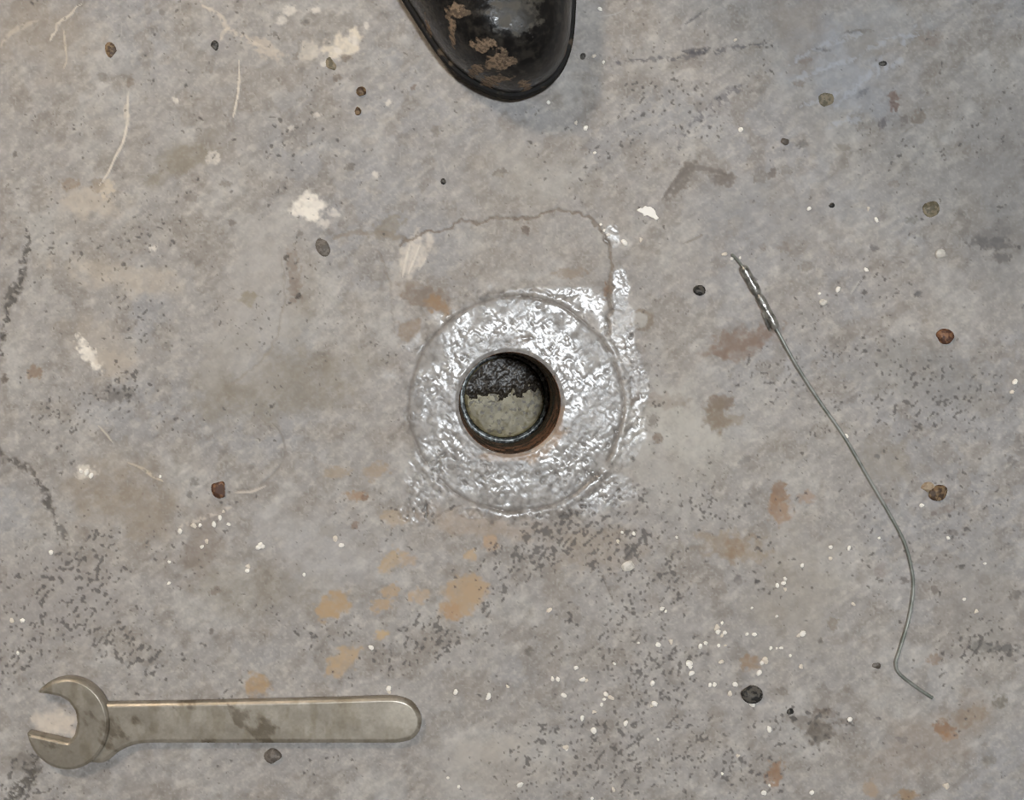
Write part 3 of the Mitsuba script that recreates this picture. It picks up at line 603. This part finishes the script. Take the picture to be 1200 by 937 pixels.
MUD = [(536, 40, 12, 8), (531, 57, 3.5, 14), (564, 77, 12, 6), (582, 92, 15, 8), (577, 107, 16, 3.5), (556, 96, 7, 4), (612, 111, 7, 2.4), (660, 78, 2.5, 9), (598, 44, 26, 20), (602, 26, 22, 12), (502, 56, 4, 17)]


def boot_dirt(p):
    k = CAM_H / (CAM_H - p.z)                       # plan place of a point on the cap, measured from above
    u, v = p.x / S + 600.0, 468.5 - p.y / S
    return u, v


def boot_masks(p):
    u, v = boot_dirt(p)
    w = fbm(p.x * 330, p.y * 330, p.z * 330, 4) - 0.5
    mud, dust = mi.Float(0), mi.Float(0)
    for i, (a, b, c, d) in enumerate(MUD):
        q = smoothstep(1.2, 0.8, dr.sqrt(dr.square((u - a) / c) + dr.square((v - b) / d)) + 2.2 * w)
        if i in (8, 9): dust = dr.maximum(dust, q)
        else: mud = dr.maximum(mud, q)
    far = smoothstep(0.57, 0.70, fbm(p.x * 60 + 3, p.y * 60, p.z * 60, 4))
    film = smoothstep(0.40, 0.75, fbm(p.x * 240 + 9, p.y * 240, p.z * 240, 4))
    return dr.maximum(mud, 0.8 * far * smoothstep(-10, -60, v)), dust, film


def boot_colour(p, n, uv):
    mud, dust, film = boot_masks(p)
    c = mix(lin(20, 19, 19), lin(44, 41, 37), film)
    c = mix(c, lin(84, 80, 72), 0.75 * dust * (0.35 + 0.65 * film))
    return mix(c, lin(132, 112, 92), mud * (0.35 + 0.55 * smoothstep(0.35, 0.6, fbm(p.x * 700, p.y * 700, p.z * 700, 3))))


def boot_rough(p, n, uv):
    mud, dust, film = boot_masks(p)
    return dr.minimum(0.20 + 0.16 * film + 0.26 * dust + 0.5 * mud, 0.8)


scene["boot_leather"] = {"type": "twosided", "bsdf": {"type": "bumpmap", "arbitrary": mikit.proc(lambda p, n, uv: fbm(p.x * 420, p.y * 420, p.z * 420, 4), eps=3e-4), "scale": 0.00022,
                         "bsdf": {"type": "principled", "base_color": mikit.proc(boot_colour), "roughness": mikit.proc(boot_rough), "specular": 0.35}}}
m = plate(rs, [(.004, 0), (.0015, .001), (.0012, .009), (.0008, .0105), (0, .0115), (0, .0160), (.0008, .0172), (.0030, .0176)])
scene["boot__sole"] = mikit.ply(m, "sole_rubber", 35)
# the upper: arches across the foot, from toe to heel, then the shaft
ro = to_ring(ol, ZS, 0.0015)
poly = Polygon(ro).buffer(-.0026)
ro = np.array(poly.exterior.coords)
y0, y1 = ro[:, 1].min(), ro[:, 1].max()
stations = np.r_[y0 + .00005 + .0028 * np.linspace(0, 1, 8) ** 2, y0 + .0036 + .045 * np.linspace(0, 1, 34) ** 1.3, np.linspace(y0 + .055, y1 - .006, 40), y1 - .004]
th = np.linspace(0, np.pi, 41)
rows = []
for y in stations:
    x = np.array(poly.intersection(sbox(-9, y - 1e-5, 9, y + 1e-5)).bounds)
    xl, xr = x[0], x[2]
    d = y - y0
    toe = math.sqrt(max(0.0, 1 - (1 - min(d / .038, 1)) ** 2.3))
    hgt = .046 * toe ** .85 + .030 * sst(.05, .16, d) + .05 * sst(.13, .20, d)
    heel = math.sqrt(max(0.0, 1 - (1 - min((y1 - y) / .02, 1)) ** 2)); hgt *= max(heel, .2)
    e = 2 / 2.5
    cxx = np.cos(th); sxx = np.sin(th)
    px = (xl + xr) / 2 + (xr - xl) / 2 * np.sign(cxx) * np.abs(cxx) ** e
    pz = .0165 + hgt * np.abs(sxx) ** e
    rows.append(np.stack([px, np.full_like(px, y), pz], 1))
n = len(th)
f = []
for a in range(len(rows) - 1):
    i = np.arange(n - 1)
    f += [np.stack([a * n + i, (a + 1) * n + i, (a + 1) * n + i + 1], 1), np.stack([a * n + i, (a + 1) * n + i + 1, a * n + i + 1], 1)]
v = np.vstack(rows)
for a, flip in ((0, False), (len(rows) - 1, True)):
    i = np.arange(1, n - 1)
    t = np.stack([np.full_like(i, a * n), a * n + i, a * n + i + 1], 1)
    f.append(t[:, ::-1] if flip else t)
foot = trimesh.Trimesh(v, np.vstack(f), process=False)
foot.invert() if foot.volume < 0 else None
scene["boot__upper"] = mikit.ply(foot, "boot_leather", 40)
sx, sy, _ = W(545, -372)
sp = [(1.0, .070), (1.0, .10), (1.0, .15), (1.05, .22), (1.18, .32), (1.24, .42), (1.27, .424), (1.27, .436), (1.24, .44), (1.18, .436), (1.12, .32), (1.0, .22), (.92, .14), (.0001, .12)]  # unseen shaft, made knee-high to cast the leg's shadow on the floor
m = lathe([(r * .046, z) for r, z in sp], 64)
m.vertices[:, 1] *= 1.16
m.apply_translation([sx, sy, 0])
m.invert() if m.volume < 0 else None
scene["boot__shaft"] = mikit.ply(m, "boot_leather", 40)
tag("boot", "scuffed black boot smeared with dry mud, its toe pointing at the drain", "boot")
labels["boot__sole"] = {"label": "dark rubber sole with muddy edge"}

# ------------------------------------------------------------------ loose bits
def lump(seed, flat=.6, sub=2, rough=.35):
    m = trimesh.creation.icosphere(sub, 1.0)
    r = np.random.default_rng(seed)
    d = r.normal(size=(9, 3)); d /= np.linalg.norm(d, axis=1, keepdims=True)
    lim = 1 - rough * r.random(9)
    v = np.array(m.vertices)
    for q, l in zip(d, lim):                      # broken faces
        h = v @ q
        v -= np.outer(np.maximum(h - l, 0), q)
    v[:, 2] *= flat
    return trimesh.Trimesh(v, m.faces, process=False)


scene["chip_white"] = {"type": "principled", "base_color": {"type": "rgb", "value": list(lin(236, 231, 222))}, "roughness": 0.5}
scene["chip_cream"] = {"type": "principled", "base_color": {"type": "rgb", "value": list(lin(214, 204, 190))}, "roughness": 0.6}
VARIANTS = [mikit.ply(lump(100 + k, .55, 1, .5), "chip_white" if k % 4 else "chip_cream", False) for k in range(8)]
CHIPS_AND_GLINTS = """643.7 714.5 6,776 713 6.5,780 716 4,771 755 5.5,786 751 6.5,748 753 3.5,675 782 5.5,682.6 795.5 7.5,687 797 4.5,647.5 795 6,653.5 795.5 5,660.5 814 6,595 804 5,573 815 6.5,571 818 4.5,534 810 6,716 817 6.5,710 813 6,708 819 5,705 825 4.5,696 833.7 4.5,682 841 6,695.6 855.5 8,733 847 6.5,663 875 6.5,664 878 4.5,764.6 800 6.5,767 824 7,763 827 4,609.6 919 7,537.6 921 4.5,524.6 910.7 3.5,718.7 924.5 5.5,720 777 4.5,694 935 4,771 866 3.5,
840 734.6 8,841.4 740 6.5,846 729.6 4.5,849 741 5.5,846 744 4,827 753.4 5.5,820.6 756.7 6.5,842 756 4,849.7 756 3.5,807.5 777 7.5,809 781 5,810 788.5 6,845 775 5.5,875 742.6 5,884 743 5,940.5 742 7,936 744 5,903 759 4,910 759 3,915 758.7 4.5,896.6 773.5 8,893 776 6,889.5 787.8 6,926 767.7 3.5,938.7 781 5.5,861.4 801.6 6,837 801.6 5.5,832 802 4.5,855 812 6.5,881.5 825 6.5,901 854 6.5,995.6 842.5 6,864.7 885 5.5,894.8 928.5 6.5,951 928 6.5,846.4 906 4,1000 707.5 4.5,910 721.6 4.5,881 712 3.5,901.6 919.7 3.5,1108 920 8,
991 511 6,973 640.6 6,994.7 642 5,973 654 5,920 677.7 5.5,918 683 6,910.7 685.7 4.5,920 690 5,940 662 5,729 623.5 4.5,742.6 625 4.5,724 634 4,793 629 4,
981.8 339 6,1026.7 257.6 5.5,1017.4 244.5 5.5,947.7 244.5 6,960 344 4.5,1015 316 5,848.7 297.7 6,858 303 4.5,867 302 3.5,731.5 284 7.5,751 281 6,712.7 275 5,704 263 4,708 270 4,
696 65.7 5.5,707 73 4.5,868 152 6,642.6 120 4.5,675 144 5,686.5 150 5.5,697 179 4.5,703 10.5 5,861.6 47 4,305 638 7,303 641 6,308 640 5,291 663 7,290 668 5,356.6 673 5,400 638.5 5.5,393 631 6,
95 551 7,101.6 553 7,107 557 5.5,227 615.5 6.5,234.5 615 5,251 614 7,268 614 4.5,242.5 634 6,237 640.5 5.5,211 622 6.5,258 606 5,262 599 4.5,198 683 4,198.6 658 4.5,60 647 6,14 726.6 5.5,26 726.6 6.5,21 765 4.5,455.5 806 6,456 810 5,435 758 6,188 558 4,1189 447 6,1185.5 459 5.5,1130 702 5.5,1111 630 5,1154 660 4,1144 716 5.5,1080 592 5,1030 630 4"""


def chip_words(u, v):
    for test, what, grp in [
        (u < 120 and v < 600, "small white crumb in the cluster left of the brown patch", "white crumbs left of the brown patch"),
        (u < 150, "tiny white crumb above the wrench head", "white crumbs above the wrench head"),
        (u < 275 and v < 622, "small white crumb in the ragged row just below the rust flake", "white crumbs in the row below the rust flake"),
        (u < 275 and v < 700, "tiny white crumb on or under the upright brown stain below the rust flake", "white crumbs at the brown stain"),
        (u < 330 and v < 700, "small white crumb in the two clumps right of the upright brown stain", "white crumbs in two clumps"),
        (u < 420 and v < 700, "small white crumb on the pale grey patch above the tan stains", "white crumbs on the pale patch"),
        (u < 500 and v > 700, "tiny white chip close to the wrench's rounded handle end", "white chips at the wrench handle"),
        (u > 1170, "white chip standing in for a glint at the right edge beyond the rust flake", "white chips standing in for glints at the right edge"),  # glints at the right edge, built as white chips
        (u > 1000 and v > 580, "tiny white chip between the wire and the right edge", "white chips right of the wire"),
        (v < 200, "tiny white chip right of the boot toe", "white chips right of the boot"),
        (u < 760 and v < 300, "small white chip standing in for a glint on the wet edge below the ragged paint flake", "white chips standing in for glints below the paint flake"),  # glints along the wet line, put in as white chips
        (u < 900 and v < 310, "tiny white chip at the tip of the wire's crimped end", "white chips at the wire tip"),
        (v < 360, "tiny white chip on the bare concrete right of the wire's crimped end", "white chips right of the crimped end"),
        (v < 700 and u > 850, "tiny white chip in the gap left of the wire's bend", "white chips left of the wire's bend"),
        (v < 700, "tiny white chip below the right rim of the drain collar", "white chips below the collar"),
        (u < 640 and v > 780, "tiny white chip between the wrench's handle end and the dark pits", "white chips right of the wrench"),
        (u < 800 and v < 765, "tiny white chip in the uppermost scatter among dark pits below the collar", "upper white chips among the dark pits"),
        (u < 800 and v < 836, "tiny white chip in the middle scatter among dark pits, left of the black pebble", "middle white chips among the dark pits"),
        (u < 800, "tiny white chip in the sparse scatter of dark pits near the bottom edge", "lower white chips among the dark pits"),
        (v < 790, "tiny white chip in the scatter above the largest black pebble", "white chips above the black pebble"),
    ]:
        if test: return what, "chip", grp
    return "tiny white chip beside or below the largest black pebble", "chip", "white chips around the black pebble"


r = np.random.default_rng(3)
n = 0
for item in CHIPS_AND_GLINTS.replace("\n", "").split(","):
    u, v, s = map(float, item.split())
    z = floor_z(u, v, 2)
    a = S * s * .52
    key = "white_speck" if n == 0 else f"white_speck_{n:03d}"
    M = T().translate([*W(u, v)[:2], z + a * .30]) @ T().rotate([0, 0, 1], float(r.random() * 360)) @ T().rotate([1, 0, 0], float(r.normal() * 10)) @ T().scale([a * (1 + .35 * r.random()), a * (.75 + .3 * r.random()), a * .9])
    scene[key] = {**VARIANTS[n % 8], "to_world": M}
    tag(key, *chip_words(u, v))
    n += 1


def mottled(c0, c1, scale=500.0, rough=.6):
    return {"type": "principled", "base_color": mikit.proc(lambda p, n, uv: mix(lin(*c0), lin(*c1), smoothstep(0.4, 0.62, fbm(p.x * scale, p.y * scale, p.z * scale, 3)))), "roughness": rough}


scene["coal"] = mottled((34, 33, 31), (84, 80, 74)); scene["rust_lump"] = mottled((78, 52, 38), (130, 92, 66)); scene["brown_lump"] = mottled((70, 54, 40), (124, 102, 76)); scene["olive_lump"] = mottled((96, 88, 70), (132, 120, 98)); scene["grey_stone"] = mottled((84, 77, 70), (110, 102, 94)); scene["pale_stone"] = mottled((196, 190, 180), (216, 210, 200)); scene["tan_lump"] = mottled((146, 126, 104), (166, 148, 124))
for name, cat, mat, u, v, ru, rv, ang, fl, sd, text in [
    ("pebble", "pebble", "coal", 880.5, 812.5, 13, 11, 10, .6, 11, "largest black pebble, pitted and angular, among white chips at lower right"),
    ("pebble", "pebble", "coal", 819.5, 340, 8, 6.5, -10, .6, 12, "small black three-cornered pebble left of the wire's ferrule"),
    ("pebble", "pebble", "grey_stone", 378.5, 289.5, 8, 11.5, -25, .22, 13, "flat dark grey-brown oval pebble up and to the left of the drain"),
    ("pebble", "pebble", "olive_lump", 968, 116, 9, 9.5, 0, .18, 14, "flat olive-brown pebble on the pale bluish patch at upper right"),
    ("rust_flake", "rust flake", "rust_lump", 1107, 394, 11, 9, 10, .55, 15, "reddish-brown rust flake with dark edge, right of the wire"),
    ("pebble", "pebble", "brown_lump", 1099, 577, 12, 9.5, -12, .55, 16, "dark brown lump beside a pale tan crumb, right of the wire's bend"),
    ("crumb", "crumb", "tan_lump", 1087, 571, 8, 7, 0, .4, 17, "pale tan crumb touching the dark brown lump right of the wire's bend"),
    ("rust_flake", "rust flake", "rust_lump", 257, 572.5, 9, 12, -15, .6, 18, "upright reddish rust flake left of the drain above the brown patch"),
    ("pebble", "pebble", "olive_lump", 1091, 244.5, 10, 10, 0, .2, 19, "round olive-brown pebble near the right edge above a white stone"),
    ("pebble", "pebble", "grey_stone", 320, 885, 10.5, 9, 10, .6, 20, "brownish grey pebble just below the wrench handle"),
    ("pebble", "pebble", "brown_lump", 423.5, 107, 6, 6.5, 0, .6, 21, "small brown pebble with a pale chip, lower left of the boot toe"),
    ("pebble", "pebble", "brown_lump", 419, 130, 4.5, 5, 0, .6, 22, "tiny brown pebble directly below another, lower left of the boot toe"),
    ("pebble", "pebble", "olive_lump", 388, 75, 6, 8.5, -20, .2, 23, "flat brown oval pebble left of the boot, under a cream deposit"),
    ("pebble", "pebble", "brown_lump", 130, 59, 6.5, 10, -18, .22, 24, "dark brown upright pebble near the upper left corner, above a white drip line"),
    ("pebble", "pebble", "coal", 252, 53.5, 5, 6, 0, .5, 25, "small dark pebble beside pale streak at upper left"),
    ("pebble", "pebble", "coal", 519.5, 212.5, 3.2, 3.6, 0, .6, 26, "tiny black pebble below the boot's left side"),
    ("pebble", "pebble", "coal", 925.5, 833, 5, 3.8, 8, .5, 27, "small black pebble to the right of the large black one"),
    ("pebble", "pebble", "grey_stone", 1027, 779.5, 5.5, 4.2, 15, .5, 28, "small dark grey pebble left of the wire's hook"),
    ("pebble", "pebble", "grey_stone", 919.5, 166, 5, 4.6, 0, .6, 29, "small dark grey pebble between the boot and the right edge"),
    ("pebble", "pebble", "coal", 1034.5, 74.5, 5, 3, -5, .5, 30, "small black pebble in the pale bluish patch at upper right"),
    ("pebble", "pebble", "coal", 974.5, 240.5, 3.6, 3, 0, .6, 31, "tiny dark pebble above the wire's crimped end"),
    ("pebble", "pebble", "coal", 683, 66, 3.4, 4, 30, .5, 32, "tiny dark pebble close to the right side of the boot"),
    ("white_stone", "stone", "pale_stone", 1101.5, 298, 6, 6.5, 20, .6, 33, "white stone below the round olive pebble near the right edge"),
    ("white_stone", "stone", "pale_stone", 964.5, 354, 5, 4, 0, .6, 34, "small white stone between the wire's ferrule and the right edge"),
    ("white_stone", "stone", "pale_stone", 736, 663, 9, 6, -25, .4, 35, "pale grey flat stone below the right side of the drain collar"),
]:
    key = numbered(name)
    z = floor_z(u, v, 3)
    M = T().translate([*W(u, v)[:2], z + S * min(ru, rv) * fl * .35]) @ T().rotate([0, 0, 1], -float(ang)) @ T().scale([ru * S, rv * S, min(ru, rv) * S])
    scene[key] = {**mikit.ply(lump(sd, fl, 3, .42), mat, 25), "to_world": M}
    tag(key, text, cat)
# the ragged white paint flake
pts = [(746, 246), (750, 243.5), (753, 244), (756, 241), (759, 242.5), (762, 242), (765, 244), (768, 247), (768.5, 251), (772, 255.5), (769, 258), (765.5, 255.5), (762, 254), (758, 252), (754.5, 253.5), (753, 250), (749, 248.5)]
m = plate(to_ring(pts, 0, .0004), [(.0002, 0), (0, .0002), (0, .0006), (.0002, .0008)])
m.apply_translation([0, 0, floor_z(760, 249, 6) - .0001])
scene["paint_flake"] = mikit.ply(m, "chip_white", 30)
tag("paint_flake", "ragged white paint flake up and to the right of the drain collar", "paint flake")
